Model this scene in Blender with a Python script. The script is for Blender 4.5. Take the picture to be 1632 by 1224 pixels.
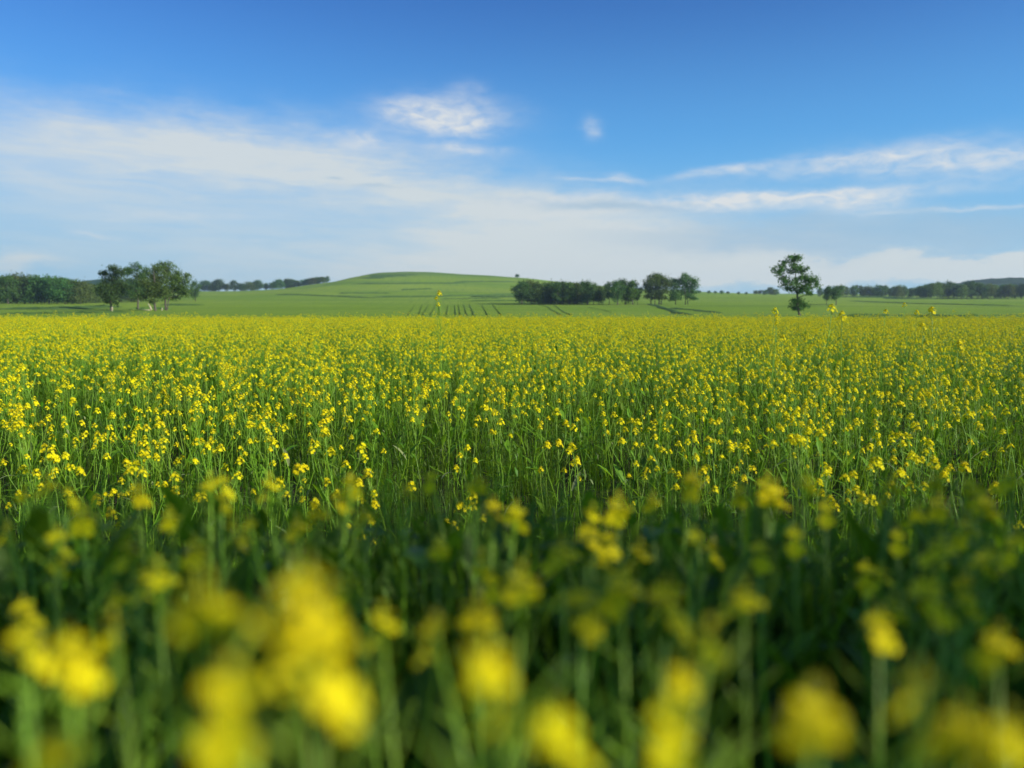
import bpy, math, random
import numpy as np
from mathutils import Vector, Matrix, Euler

for o in list(bpy.data.objects):
    bpy.data.objects.remove(o)
S = bpy.context.scene
COL = S.collection
R = math.radians
rng = np.random.default_rng(11)
random.seed(11)

# ------------------------------------------------------------------ camera
FPX = 1281.0                      # focal length in pixels of the 1632 px wide photograph
EYE = 1.40
PITCH = math.atan((612 - 490) / FPX)
cd = bpy.data.cameras.new('camera')
cam = bpy.data.objects.new('camera', cd)
COL.objects.link(cam)
cam.location = (0, 0, EYE)
cam.rotation_euler = (R(90) - PITCH, 0, 0)
cd.sensor_width = 36.0
cd.lens = FPX / 1632 * 36
cd.clip_start = 0.02
cd.clip_end = 6000
cd.dof.use_dof = True
cd.dof.focus_distance = 5.6
cd.dof.aperture_fstop = 2.3
S.camera = cam
CAMROT = Euler((R(90) - PITCH, 0, 0)).to_matrix()


def pt(u, v, d):
    """point seen at photo pixel (u, v), d metres along the lens axis"""
    return Vector((0, 0, EYE)) + CAMROT @ Vector(((u - 816) / FPX * d, -(v - 612) / FPX * d, -d))


# ------------------------------------------------------------------ render settings
S.view_settings.view_transform = 'Standard'
S.view_settings.look = 'None'
S.view_settings.exposure = 0.42
S.view_settings.gamma = 1.0
S.render.engine = 'CYCLES'
cy = S.cycles
cy.use_denoising = True
try:
    cy.denoiser = 'OPENIMAGEDENOISE'
    cy.denoising_input_passes = 'RGB_ALBEDO_NORMAL'
    cy.denoising_prefilter = 'ACCURATE'
except Exception:
    pass
cy.max_bounces = 6
cy.diffuse_bounces = 3
cy.transmission_bounces = 4
cy.glossy_bounces = 2
cy.volume_bounces = 0
cy.caustics_reflective = False
cy.caustics_refractive = False

# ------------------------------------------------------------------ sun + sky
SUN_EL, SUN_AZ = R(22), R(112)     # azimuth measured from +Y (view direction) towards +X (right)
sd = bpy.data.lights.new('sun', 'SUN')
sd.energy = 5.0
sd.angle = R(0.5)
sd.color = (1.0, 0.93, 0.78)
sun = bpy.data.objects.new('sun', sd)
COL.objects.link(sun)
to_sun = Vector((math.sin(SUN_AZ) * math.cos(SUN_EL), math.cos(SUN_AZ) * math.cos(SUN_EL), math.sin(SUN_EL)))
sun.rotation_euler = to_sun.to_track_quat('Z', 'Y').to_euler()

world = bpy.data.worlds.new('World')
S.world = world
world.use_nodes = True
NT = world.node_tree
NT.nodes.clear()


class NB:
    """tiny node-building helper"""
    def __init__(self, nt):
        self.nt = nt

    def n(self, t, **kw):
        nd = self.nt.nodes.new(t)
        for k, v in kw.items():
            setattr(nd, k, v)
        return nd

    def put(self, sock, v):
        if isinstance(v, bpy.types.NodeSocket):
            self.nt.links.new(v, sock)
        else:
            sock.default_value = v

    def m(self, op, a, b=0.0, c=0.0, clamp=False):
        nd = self.n('ShaderNodeMath', operation=op, use_clamp=clamp)
        for i, v in enumerate((a, b, c)):
            self.put(nd.inputs[i], v)
        return nd.outputs[0]

    def mix(self, f, a, b):
        nd = self.n('ShaderNodeMix', data_type='RGBA')
        self.put(nd.inputs[0], f)
        self.put(nd.inputs[6], a)
        self.put(nd.inputs[7], b)
        return nd.outputs[2]

    def comb(self, x, y, z):
        nd = self.n('ShaderNodeCombineXYZ')
        for i, v in enumerate((x, y, z)):
            self.put(nd.inputs[i], v)
        return nd.outputs[0]

    def noise(self, vec, scale, detail=4.0, rough=0.55, dist=0.0):
        nd = self.n('ShaderNodeTexNoise')
        self.put(nd.inputs['Vector'], vec)
        nd.inputs['Scale'].default_value = scale
        nd.inputs['Detail'].default_value = detail
        nd.inputs['Roughness'].default_value = rough
        nd.inputs['Distortion'].default_value = dist
        return nd.outputs[0]

    def ramp(self, f, lo, hi, a=0.0, b=1.0):
        nd = self.n('ShaderNodeMapRange', interpolation_type='SMOOTHSTEP')
        self.put(nd.inputs[0], f)
        nd.inputs[1].default_value = lo
        nd.inputs[2].default_value = hi
        nd.inputs[3].default_value = a
        nd.inputs[4].default_value = b
        return nd.outputs[0]


W = NB(NT)
sky = W.n('ShaderNodeTexSky', sky_type='NISHITA')
sky.sun_disc = False
sky.sun_elevation = SUN_EL
sky.sun_rotation = SUN_AZ
sky.altitude = 900
sky.air_density = 1.0
sky.dust_density = 0.35
sky.ozone_density = 2.2
tint = W.n('ShaderNodeMix', data_type='RGBA', blend_type='MULTIPLY')
tint.inputs[0].default_value = 1.0
W.put(tint.inputs[6], sky.outputs[0])
tint.inputs[7].default_value = (0.40, 0.90, 1.58, 1)
SKYC = tint.outputs[2]
tc = W.n('ShaderNodeTexCoord')
sep = W.n('ShaderNodeSeparateXYZ')
W.put(sep.inputs[0], tc.outputs['Generated'])
X, Y, Z = sep.outputs
AZ = W.m('MULTIPLY', W.m('ARCTAN2', X, Y), 57.29578)
EL = W.m('MULTIPLY', W.m('ARCSINE', Z), 57.29578)


def azel(u, v):
    d = (pt(u, v, 1.0) - Vector((0, 0, EYE))).normalized()
    return math.degrees(math.atan2(d.x, d.y)), math.degrees(math.asin(d.z))


# warped cloud coordinates (degrees)
P0 = W.comb(AZ, W.m('MULTIPLY', EL, 2.6), 0.0)
wa = W.m('SUBTRACT', W.noise(P0, 0.16, 5, 0.6), 0.5)
wb = W.m('SUBTRACT', W.noise(W.comb(W.m('ADD', AZ, 37.0), W.m('MULTIPLY', EL, 2.6), 5.0), 0.2, 6, 0.62), 0.5)
AZw = W.m('ADD', AZ, W.m('MULTIPLY', wa, 7.0))
ELw = W.m('ADD', EL, W.m('MULTIPLY', wb, 3.4))
AZs = W.m('ADD', AZ, W.m('MULTIPLY', wa, 2.2))
ELs = W.m('ADD', EL, W.m('MULTIPLY', wb, 1.3))
streak = W.noise(W.comb(W.m('MULTIPLY', AZ, 0.22), W.m('MULTIPLY', W.m('ADD', EL, W.m('MULTIPLY', AZ, 0.03)), 1.5), 3.0), 0.75, 6, 0.6, 0.4)
streak_f = W.ramp(streak, 0.30, 0.68)
fluff = W.ramp(W.noise(P0, 0.62, 6, 0.58, 0.5), 0.20, 0.80)


def blob(u, v, su, sv, amp, soft=True, rot=0.0, sharp=1.0):
    a0, e0 = azel(u, v)
    sa, se = su / FPX * 57.3, sv / FPX * 57.3
    A, E = (AZw, ELw) if soft else (AZs, ELs)
    da = W.m('SUBTRACT', A, a0)
    de = W.m('SUBTRACT', E, e0)
    c, s = math.cos(R(rot)), math.sin(R(rot))
    ra = W.m('ADD', W.m('MULTIPLY', da, c / sa), W.m('MULTIPLY', de, s / sa))
    re = W.m('ADD', W.m('MULTIPLY', da, -s / se), W.m('MULTIPLY', de, c / se))
    q = W.m('ADD', W.m('MULTIPLY', ra, ra), W.m('MULTIPLY', re, re))
    if sharp != 1.0:
        q = W.m('POWER', q, sharp)
    return W.m('MULTIPLY', W.m('EXPONENT', W.m('MULTIPLY', q, -1.0)), amp)


def total(lst):
    t = lst[0]
    for b in lst[1:]:
        t = W.m('ADD', t, b)
    return t


veil = total([
    blob(250, 235, 330, 48, 0.42), blob(60, 280, 260, 70, 0.30), blob(470, 270, 260, 40, 0.34, rot=-8),
    blob(720, 300, 260, 36, 0.40, rot=-6), blob(300, 345, 380, 60, 0.12), blob(620, 370, 420, 60, 0.18),
    blob(900, 385, 180, 36, 0.95), blob(880, 330, 190, 18, 0.38), blob(1000, 420, 260, 26, 0.70),
    blob(1430, 430, 420, 20, 0.95, sharp=2.0), blob(700, 420, 600, 50, 0.30), blob(30, 415, 70, 14, 0.40),
    blob(1250, 380, 320, 34, 0.30), blob(1000, 445, 520, 22, 0.45),
])
veil = W.m('MULTIPLY', veil, W.m('ADD', W.m('MULTIPLY', streak_f, 0.45), 0.88))
puff = total([
    blob(705, 187, 90, 27, 0.8, False, 0), blob(650, 172, 60, 18, 0.45, False), blob(735, 198, 45, 18, 0.55, False),
    blob(575, 224, 42, 16, 0.75, False), blob(735, 240, 60, 9, 0.75, False, -3), blob(745, 145, 26, 14, 0.30, False),
    blob(944, 203, 13, 13, 0.60, False), blob(1150, 273, 75, 7, 0.80, False, 6), blob(1330, 262, 120, 13, 0.60, False, 5),
    blob(1540, 255, 140, 22, 0.95, False, -2), blob(1300, 312, 170, 9, 0.95, False), blob(1370, 325, 55, 15, 0.85, False),
    blob(1130, 318, 150, 8, 0.75, False), blob(1180, 330, 110, 7, 0.70, False), blob(880, 318, 110, 9, 0.60, False, 4),
    blob(995, 287, 28, 5, 0.7, False, -6), blob(935, 285, 40, 3, 0.6, False, -3), blob(1560, 332, 110, 3, 0.55, False),
    blob(900, 342, 90, 8, 0.45, False), blob(1000, 362, 90, 7, 0.35, False), blob(300, 342, 130, 8, 0.34, False, 2),
    blob(150, 375, 30, 3, 0.45, False, -4), blob(415, 381, 14, 3, 0.4, False),
])
puff = W.m('MULTIPLY', W.m('MULTIPLY', puff, 0.92), W.m('ADD', W.m('MULTIPLY', fluff, 0.82), 0.32))
grey = total([blob(960, 328, 130, 8, 0.75, False, -3), blob(1130, 322, 90, 4, 0.4, False), blob(1330, 375, 330, 30, 0.50, sharp=2.0), blob(535, 284, 14, 3, .5, False), blob(600, 296, 40, 4, .35, False)])
low = W.ramp(EL, -1.0, 12.0, 0.70, 0.0)      # thin moisture veil low over the horizon
midc = W.ramp(EL, 4.0, 22.0, 0.85, 0.0)
c0 = W.mix(midc, SKYC, (1.5, 5.1, 9.0, 1))
c1 = W.mix(low, c0, (4.4, 6.5, 7.4, 1))
c2 = W.mix(W.m('MINIMUM', veil, 0.85), c1, (7.5, 7.8, 7.55, 1))
c3 = W.mix(W.m('MINIMUM', grey, 0.8), c2, (3.3, 5.2, 7.0, 1))
c4 = W.mix(W.m('MINIMUM', puff, 0.93), c3, (7.9, 8.1, 8.1, 1))
c4 = W.mix(W.m('MULTIPLY', W.ramp(EL, 26.0, 48.0), W.ramp(W.noise(tc.outputs['Generated'], 2.6, 6, 0.6, 0.4), 0.42, 0.70)), c4, (4.4, 4.3, 4.1, 1))      # unseen broken cloud overhead, added to warm the fill light
bg = W.n('ShaderNodeBackground')
W.put(bg.inputs[0], c4)
bg.inputs[1].default_value = 0.072
wo = W.n('ShaderNodeOutputWorld')
W.put(wo.inputs[0], bg.outputs[0])


# ------------------------------------------------------------------ materials
def new_mat(name):
    m = bpy.data.materials.new(name)
    m.use_nodes = True
    m.node_tree.nodes.clear()
    return m, NB(m.node_tree)


def plant_mat(name, colour, transl=0.35, tcol=None, rough=0.55, spec=0.3, var=0.25, hue=0.02, noise=None, obj_var=True):
    m, b = new_mat(name)
    oi = b.n('ShaderNodeObjectInfo')
    geo = b.n('ShaderNodeNewGeometry')
    r1 = geo.outputs['Random Per Island']
    r = b.m('ADD', b.m('MULTIPLY', oi.outputs['Random'], 0.6 if obj_var else 0.0), b.m('MULTIPLY', r1, 0.4 if obj_var else 1.0))
    hsv = b.n('ShaderNodeHueSaturation')
    hsv.inputs['Color'].default_value = (*colour, 1)
    b.put(hsv.inputs['Hue'], b.m('ADD', 0.5 - hue, b.m('MULTIPLY', r, 2 * hue)))
    b.put(hsv.inputs['Value'], b.m('ADD', 1.0 - var, b.m('MULTIPLY', r, 2 * var)))
    hsv2 = b.n('ShaderNodeHueSaturation')
    hsv2.inputs['Color'].default_value = (*(tcol or colour), 1)
    b.put(hsv2.inputs['Value'], b.m('ADD', 1.0 - var, b.m('MULTIPLY', r, 2 * var)))
    pb = b.n('ShaderNodeBsdfPrincipled')
    b.put(pb.inputs['Base Color'], hsv.outputs[0])
    pb.inputs['Roughness'].default_value = rough
    pb.inputs['Specular IOR Level'].default_value = spec
    tr = b.n('ShaderNodeBsdfTranslucent')
    b.put(tr.inputs[0], hsv2.outputs[0])
    mx = b.n('ShaderNodeMixShader')
    mx.inputs[0].default_value = transl
    b.put(mx.inputs[1], pb.outputs[0])
    b.put(mx.inputs[2], tr.outputs[0])
    out = b.n('ShaderNodeOutputMaterial')
    b.put(out.inputs[0], mx.outputs[0])
    return m


M_PETAL = plant_mat('petal yellow', (0.90, 0.79, 0.008), 0.38, (0.97, 0.86, 0.01), 0.6, 0.15, 0.10, 0.012)
M_BUD = plant_mat('bud green yellow', (0.50, 0.50, 0.025), 0.25, None, 0.6, 0.2, 0.2, 0.02)
M_STEM = plant_mat('stem green', (0.20, 0.36, 0.022), 0.2, (0.36, 0.52, 0.02), 0.45, 0.4, 0.3, 0.02)
M_LEAF = plant_mat('leaf green', (0.125, 0.25, 0.014), 0.36, (0.32, 0.54, 0.016), 0.5, 0.22, 0.35, 0.02)
M_PALE = plant_mat('withered leaf', (0.27, 0.33, 0.13), 0.35, (0.36, 0.44, 0.14), 0.6, 0.2, 0.3, 0.02)
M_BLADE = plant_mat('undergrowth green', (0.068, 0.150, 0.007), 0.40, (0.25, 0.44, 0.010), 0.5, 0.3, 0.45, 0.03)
M_CROWN = plant_mat('tree foliage', (0.060, 0.130, 0.028), 0.28, (0.13, 0.26, 0.03), 0.6, 0.2, 0.5, 0.03)
M_CROWN2 = plant_mat('tree foliage olive', (0.090, 0.150, 0.028), 0.28, (0.17, 0.28, 0.03), 0.6, 0.2, 0.5, 0.03)

M_CROWN3 = plant_mat('tree foliage yellowish', (0.090, 0.128, 0.030), 0.28, (0.2, 0.28, 0.03), 0.6, 0.2, 0.5, 0.03)


def bark_mat(name, ca, cb):
    m, b = new_mat(name)
    tcn = b.n('ShaderNodeTexCoord')
    nz = b.noise(tcn.outputs['Object'], 4.0, 5, 0.65, 1.0)
    pb = b.n('ShaderNodeBsdfPrincipled')
    b.put(pb.inputs['Base Color'], b.mix(b.ramp(nz, 0.3, 0.7), (*ca, 1), (*cb, 1)))
    pb.inputs['Roughness'].default_value = 0.9
    bp = b.n('ShaderNodeBump')
    bp.inputs['Strength'].default_value = 0.6
    b.put(bp.inputs['Height'], nz)
    b.put(pb.inputs['Normal'], bp.outputs[0])
    out = b.n('ShaderNodeOutputMaterial')
    b.put(out.inputs[0], pb.outputs[0])
    return m


M_BARK = bark_mat('bark', (0.05, 0.042, 0.033), (0.13, 0.11, 0.085))
M_PALEWOOD = bark_mat('bare pale wood', (0.42, 0.36, 0.24), (0.62, 0.55, 0.40))


def land_mat(name, spec):
    """spec: list of (colour a, colour b, scale) noise layers over object coordinates"""
    m, b = new_mat(name)
    tcn = b.n('ShaderNodeTexCoord')
    P = tcn.outputs['Object']
    return m, b, P


# wheat / pasture land: soil under the near crop, striped green farmland beyond
M_LAND, b, P = land_mat('farmland', None)
sp = b.n('ShaderNodeSeparateXYZ')
b.put(sp.inputs[0], P)
px_, py_, pz_ = sp.outputs
n1 = b.noise(P, 0.012, 5, 0.6)
n2 = b.noise(b.comb(b.m('MULTIPLY', px_, 0.10), py_, 0.0), 0.035, 5, 0.62, 0.6)
n3 = b.noise(P, 0.35, 6, 0.7)
n4 = b.noise(b.comb(b.m('MULTIPLY', px_, 0.06), py_, 0.0), 0.012, 3, 0.5)
g = b.mix(b.ramp(n1, 0.35, 0.68), (0.180, 0.300, 0.016, 1), (0.255, 0.360, 0.026, 1))
g = b.mix(b.m('MULTIPLY', b.ramp(n2, 0.52, 0.66), 0.55), g, (0.105, 0.200, 0.028, 1))
g = b.mix(b.m('MULTIPLY', b.ramp(n4, 0.50, 0.60), 0.40), g, (0.265, 0.350, 0.045, 1))
g = b.mix(b.m('MULTIPLY', b.ramp(n3, 0.42, 0.72), 0.45), g, (0.120, 0.215, 0.026, 1))
rows = b.noise(b.comb(b.m('MULTIPLY', b.m('ADD', px_, b.m('MULTIPLY', py_, 0.09)), 1.0), b.m('MULTIPLY', py_, 0.012), 0.0), 0.9, 4, 0.65)
g = b.mix(b.m('MULTIPLY', b.ramp(rows, 0.46, 0.66), 0.38), g, (0.110, 0.210, 0.026, 1))
g = b.mix(b.m('MULTIPLY', b.ramp(b.m('ADD', pz_, b.m('MULTIPLY', n1, 8.0)), 29.5, 33.5), 0.6), g, (0.085, 0.165, 0.030, 1))
soil = b.mix(b.ramp(b.noise(P, 9.0, 5, 0.7), 0.35, 0.65), (0.020, 0.022, 0.010, 1), (0.050, 0.045, 0.024, 1))
colr = b.mix(b.ramp(py_, 50.0, 55.0), soil, g)
pb = b.n('ShaderNodeBsdfPrincipled')
b.put(pb.inputs['Base Color'], colr)
pb.inputs['Roughness'].default_value = 0.95
pb.inputs['Specular IOR Level'].default_value = 0.1
bp = b.n('ShaderNodeBump')
bp.inputs['Strength'].default_value = 0.8
bp.inputs['Distance'].default_value = 0.5
b.put(bp.inputs['Height'], b.noise(P, 1.2, 6, 0.75))
b.put(pb.inputs['Normal'], bp.outputs[0])
b.put(b.n('ShaderNodeOutputMaterial').inputs[0], pb.outputs[0])


def cover_mat(name, ca, cb, scale, bump=0.6):
    m, b, P = land_mat(name, None)
    nz = b.noise(P, scale, 6, 0.7, 0.5)
    pb = b.n('ShaderNodeBsdfPrincipled')
    b.put(pb.inputs['Base Color'], b.mix(b.ramp(nz, 0.32, 0.68), (*ca, 1), (*cb, 1)))
    pb.inputs['Roughness'].default_value = 0.95
    pb.inputs['Specular IOR Level'].default_value = 0.1
    bp = b.n('ShaderNodeBump')
    bp.inputs['Strength'].default_value = bump
    bp.inputs['Distance'].default_value = 0.6
    b.put(bp.inputs['Height'], nz)
    b.put(pb.inputs['Normal'], bp.outputs[0])
    b.put(b.n('ShaderNodeOutputMaterial').inputs[0], pb.outputs[0])
    return m


M_BANK_SHADE = cover_mat('long bank grass and hill shade', (0.045, 0.105, 0.018), (0.105, 0.190, 0.034), 0.5)
M_ROW = cover_mat('wheel track', (0.070, 0.140, 0.018), (0.130, 0.215, 0.026), 0.6)
M_WOODHILL = cover_mat('wooded slope', (0.010, 0.036, 0.012), (0.026, 0.072, 0.020), 0.11)


# ------------------------------------------------------------------ mesh helpers
class MB:
    def __init__(self):
        self.v, self.f, self.mi, self.n = [], [], [], 0

    def add(self, verts, faces, mat=0):
        self.v.extend(verts)
        k = self.n
        self.f.extend([tuple(i + k for i in f) for f in faces])
        self.mi.extend([mat] * len(faces))
        self.n += len(verts)

    def add_mb(self, other, M=None, mat_map=None):
        vs = [M @ Vector(p) for p in other.v] if M is not None else other.v
        k = self.n
        self.v.extend(vs)
        self.f.extend([tuple(i + k for i in f) for f in other.f])
        self.mi.extend([(mat_map[i] if mat_map else i) for i in other.mi])
        self.n += len(vs)

    def tube(self, pts, radii, sides=5, mat=0, cap=True):
        pts = [Vector(p) for p in pts]
        rings = []
        up = Vector((0.31, 0.22, 0.92))
        vs = []
        for i, p in enumerate(pts):
            t = (pts[min(i + 1, len(pts) - 1)] - pts[max(i - 1, 0)])
            t = t.normalized() if t.length > 1e-9 else Vector((0, 0, 1))
            ref = Vector((1, 0, 0)) if abs(t.x) < 0.8 else Vector((0, 1, 0))
            a = t.cross(ref).normalized()
            c = t.cross(a)
            for k in range(sides):
                an = 2 * math.pi * k / sides
                vs.append(p + (a * math.cos(an) + c * math.sin(an)) * radii[i])
        fs = []
        for i in range(len(pts) - 1):
            for k in range(sides):
                k2 = (k + 1) % sides
                fs.append((i * sides + k, i * sides + k2, (i + 1) * sides + k2, (i + 1) * sides + k))
        if cap:
            fs.append(tuple(range(sides))[::-1])
            fs.append(tuple((len(pts) - 1) * sides + k for k in range(sides)))
        self.add(vs, fs, mat)

    def mesh(self, name, mats, smooth=True):
        me = bpy.data.meshes.new(name)
        me.from_pydata([tuple(p) for p in self.v], [], self.f)
        for m in mats:
            me.materials.append(m)
        me.polygons.foreach_set('material_index', self.mi)
        me.polygons.foreach_set('use_smooth', [smooth] * len(self.f))
        me.update()
        return me


def obj(name, me, parent=None):
    o = bpy.data.objects.new(name, me)
    COL.objects.link(o)
    if parent:
        o.parent = parent
    return o


def tag(o, label=None, cat=None, group=None, kind=None):
    for k, v in (('label', label), ('category', cat), ('group', group), ('kind', kind)):
        if v:
            o[k] = v
    return o


def empty(name, loc):
    o = bpy.data.objects.new(name, None)
    o.empty_display_size = 0.2
    COL.objects.link(o)
    o.location = loc
    return o


# ------------------------------------------------------------------ terrain
YC = 760.0
_hu = np.array([200, 307, 408, 480, 528, 548, 568, 593, 613, 653, 690, 733, 783, 816, 841, 881, 950, 1023, 1111, 1171, 1224, 1400, 1700], float)
_hp = np.array([-1, -1, 0, 4, 12, 14.5, 17.5, 25, 28.5, 30, 29.3, 26, 23.5, 21, 19.5, 15, 8, 2.5, -1.5, -3.5, -4.5, -5, -5], float)
_hx = (_hu - 816) / FPX * YC
_gx = np.linspace(-420, 560, 1961)
_gh = np.interp(_gx, _hx, _hp) / FPX * YC
_k = np.exp(-0.5 * (np.arange(-16, 17) / 6.0) ** 2)
_gh = np.convolve(np.pad(_gh, 16, mode='edge'), _k / _k.sum(), 'valid')


def terr(x, y):
    x, y = np.asarray(x, float), np.asarray(y, float)
    t = np.clip(y - 60, 0, YC - 60)
    base = 4.7e-4 * t ** 1.6
    over = np.clip(y - YC, 0, None)
    base = base - 0.016 * over * np.clip(over / 200, 0, 1)
    H = np.interp(x, _gx, _gh)
    G = np.where(y < YC, np.exp(-((y - YC) / 205.0) ** 2), np.exp(-((y - YC) / 260.0) ** 2))
    far = np.clip((y - 45) / 60, 0, 1)
    und = far * (0.10 * np.sin(x * 0.045 + y * 0.02) + 0.08 * np.sin(y * 0.06 + x * 0.013 + 1.0))
    # low field terraces on the hill slope
    ter = 0.0
    for yk, a in ((470, .5), (545, .6), (610, .7), (668, .8), (715, .8)):
        yy = y + 14 * np.sin(x * 0.012 + yk)
        ter = ter + a * (1 / (1 + np.exp(-(yy - yk) / 1.6)) - 1 / (1 + np.exp(-(yy - yk + 0.0) / 32.0)))
    bank = 0.22 * (1 / (1 + np.exp((y - 1.75) / 0.14)))
    return base + H * G + und + ter + bank


def T(x, y):
    return float(terr(x, y))


ys = np.concatenate([np.linspace(-30, -1, 30), np.linspace(-0.5, 4, 46), np.linspace(5, 60, 28), 60 + 640 * np.linspace(0, 1, 231)[1:] ** 1.0, np.linspace(700, 800, 46)[1:], np.linspace(810, 1500, 60)])
xs = np.concatenate([np.linspace(-1150, -420, 30)[:-1], np.linspace(-420, 560, 240), np.linspace(560, 1150, 26)[1:]])
GX, GY = np.meshgrid(xs, ys)
GZ = terr(GX, GY)
nx, ny = len(xs), len(ys)
vv = np.stack([GX.ravel(), GY.ravel(), GZ.ravel()], 1)
idx = np.arange(nx * ny).reshape(ny, nx)
ff = np.stack([idx[:-1, :-1].ravel(), idx[:-1, 1:].ravel(), idx[1:, 1:].ravel(), idx[1:, :-1].ravel()], 1)
me = bpy.data.meshes.new('ground')
me.from_pydata(vv.tolist(), [], ff.tolist())
me.materials.append(M_LAND)
me.polygons.foreach_set('use_smooth', [True] * len(ff))
tag(obj('ground', me), kind='structure')


def ground_at(u, v):
    """(x, y) of the ground seen at photo pixel (u, v)"""
    slope = -(v - 490) / FPX
    for y in np.arange(60, 760, 0.5):
        x = (u - 816) / FPX * y
        if T(x, y) >= EYE + slope * y and y > 70:
            return x, y
    return (u - 816) / FPX * 755, 755.0


def strip(mb, path, width, height, steps=60, wob=0.0, seg=5):
    """a low bank draped over the land along path [(x, y), ...]"""
    path = [Vector((p[0], p[1], 0)) for p in path]
    L = [0]
    for a, c in zip(path, path[1:]):
        L.append(L[-1] + (c - a).length)
    pts = []
    for s in np.linspace(0, L[-1], steps):
        i = max(k for k in range(len(L) - 1) if L[k] <= s + 1e-9)
        pts.append(path[i].lerp(path[i + 1], (s - L[i]) / max(1e-6, L[i + 1] - L[i])))
    vs = []
    ph = random.random() * 9
    for i, p in enumerate(pts):
        t = (pts[min(i + 1, steps - 1)] - pts[max(i - 1, 0)]).normalized()
        nrm = Vector((-t.y, t.x, 0))
        endf = min(1, i / 4, (steps - 1 - i) / 4)
        w = width * (0.55 + 0.45 * math.sin(i * 0.7 + ph) * wob + 0.45 * (1 - wob)) * (0.25 + 0.75 * endf)
        off = wob * width * 0.5 * math.sin(i * 0.37 + ph * 2)
        for k in range(seg):
            q = (k / (seg - 1) - 0.5)
            c = p + nrm * (q * w + off)
            hh = height * (1 - (2 * q) ** 2) * (0.7 + 0.5 * random.random()) * endf
            vs.append((c.x, c.y, T(c.x, c.y) + 0.03 + hh))
    fs = []
    for i in range(steps - 1):
        for k in range(seg - 1):
            a = i * seg + k
            fs.append((a, a + 1, a + seg + 1, a + seg))
    mb.add(vs, fs)


def gpath(*uv):
    return [ground_at(u, v) for u, v in uv]


mb = MB()
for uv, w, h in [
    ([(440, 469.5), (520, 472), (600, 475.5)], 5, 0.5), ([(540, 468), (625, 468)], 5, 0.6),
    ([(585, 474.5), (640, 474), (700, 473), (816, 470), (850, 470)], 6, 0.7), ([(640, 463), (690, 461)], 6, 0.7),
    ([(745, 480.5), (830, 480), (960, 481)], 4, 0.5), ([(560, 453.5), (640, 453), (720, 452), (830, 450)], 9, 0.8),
    ([(588, 445), (612, 440.5), (640, 438.5), (668, 439)], 26, 0.3), ([(760, 474), (850, 473)], 20, 0.7), ([(700, 477), (800, 476)], 4, 0.4),  # widest strip: the hill's shaded left flank, painted in as a dark patch
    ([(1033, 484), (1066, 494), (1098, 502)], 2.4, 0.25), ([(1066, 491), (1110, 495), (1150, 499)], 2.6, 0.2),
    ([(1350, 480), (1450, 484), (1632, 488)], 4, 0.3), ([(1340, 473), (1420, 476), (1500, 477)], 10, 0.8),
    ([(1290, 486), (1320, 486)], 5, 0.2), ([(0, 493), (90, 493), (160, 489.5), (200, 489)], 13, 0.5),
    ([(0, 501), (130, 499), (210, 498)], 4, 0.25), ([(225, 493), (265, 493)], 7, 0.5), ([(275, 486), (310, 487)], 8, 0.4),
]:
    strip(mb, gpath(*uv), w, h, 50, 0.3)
strip(mb, [(38, 98), (60, 97), (85, 96)], 2.5, 0.4, 60, 0.5)
tag(obj('field_bank_and_hill_shade', mb.mesh('field_bank_and_hill_shade', [M_BANK_SHADE])), kind='structure')

mb = MB()
for ub, ut, w in [(650, 663, .5), (668, 674, .4), (674, 684, .7), (686, 696, .5), (701, 700, .6), (712, 715, .45), (727, 725, .6), (734, 731, .5), (745, 739, .6), (757, 748, 1.3), (778, 768, .4), (800, 785, .35)]:
    vt = 485 + random.uniform(-.5, 1.5)
    strip(mb, gpath(*[(ub + (ut - ub) * f, 503.5 + (vt - 503.5) * f) for f in (0, .2, .4, .6, .8, 1)]), w * 0.42, 0.07, 70, 0.35)
for uv, w in [([(856, 485), (872, 489), (885, 497), (897, 504)], 0.6), ([(882, 486), (895, 495), (912, 504)], 0.4), ([(935, 490), (960, 494), (975, 498)], 0.4)]:
    strip(mb, gpath(*uv), w, 0.06, 50, 0.15)
tag(obj('crop_row_tracks', mb.mesh('crop_row_tracks', [M_ROW])), kind='structure')


# far wooded hills behind the farmland
def far_hill(name, pts_uv, d, depth, mat, rough):
    us = np.array([p[0] for p in pts_uv], float)
    vs_ = np.array([p[1] for p in pts_uv], float)
    n = 150
    uu = np.linspace(us[0], us[-1], n)
    top = np.interp(uu, us, vs_)
    xx = (uu - 816) / FPX * d
    zz = EYE + (490 - top) / FPX * d
    base = T(0, d) - 4
    mbh = MB()
    m_ = 26
    V = []
    for j in range(m_):
        s = j / (m_ - 1)              # front foot -> crest -> back foot
        prof = math.sin(math.pi * s) ** 0.8 if 0 < s < 1 else 0
        for i in range(n):
            h = (zz[i] - base) * prof
            bump = rough * (random.random() - 0.35) * min(1, prof * 3)
            V.append((xx[i], d + (s - 0.5) * depth, base + h + bump))
    F = []
    for j in range(m_ - 1):
        for i in range(n - 1):
            a = j * n + i
            F.append((a, a + 1, a + n + 1, a + n))
    mbh.add(V, F)
    tag(obj(name, mbh.mesh(name, [mat])), kind='structure')


far_hill('hill', [(1440, 466), (1500, 457), (1545, 449), (1574, 445.5), (1612, 444), (1616, 447.5), (1632, 446), (1680, 442), (1800, 446), (1900, 460)], 1040, 240, M_WOODHILL, 3.0)
far_hill('hill', [(-250, 452), (-100, 446), (0, 445), (60, 444), (100, 447), (130, 451), (142, 452), (160, 449), (178, 446.5), (200, 447), (250, 454), (300, 462), (330, 468)], 980, 240, M_WOODHILL, 1.2)


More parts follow.
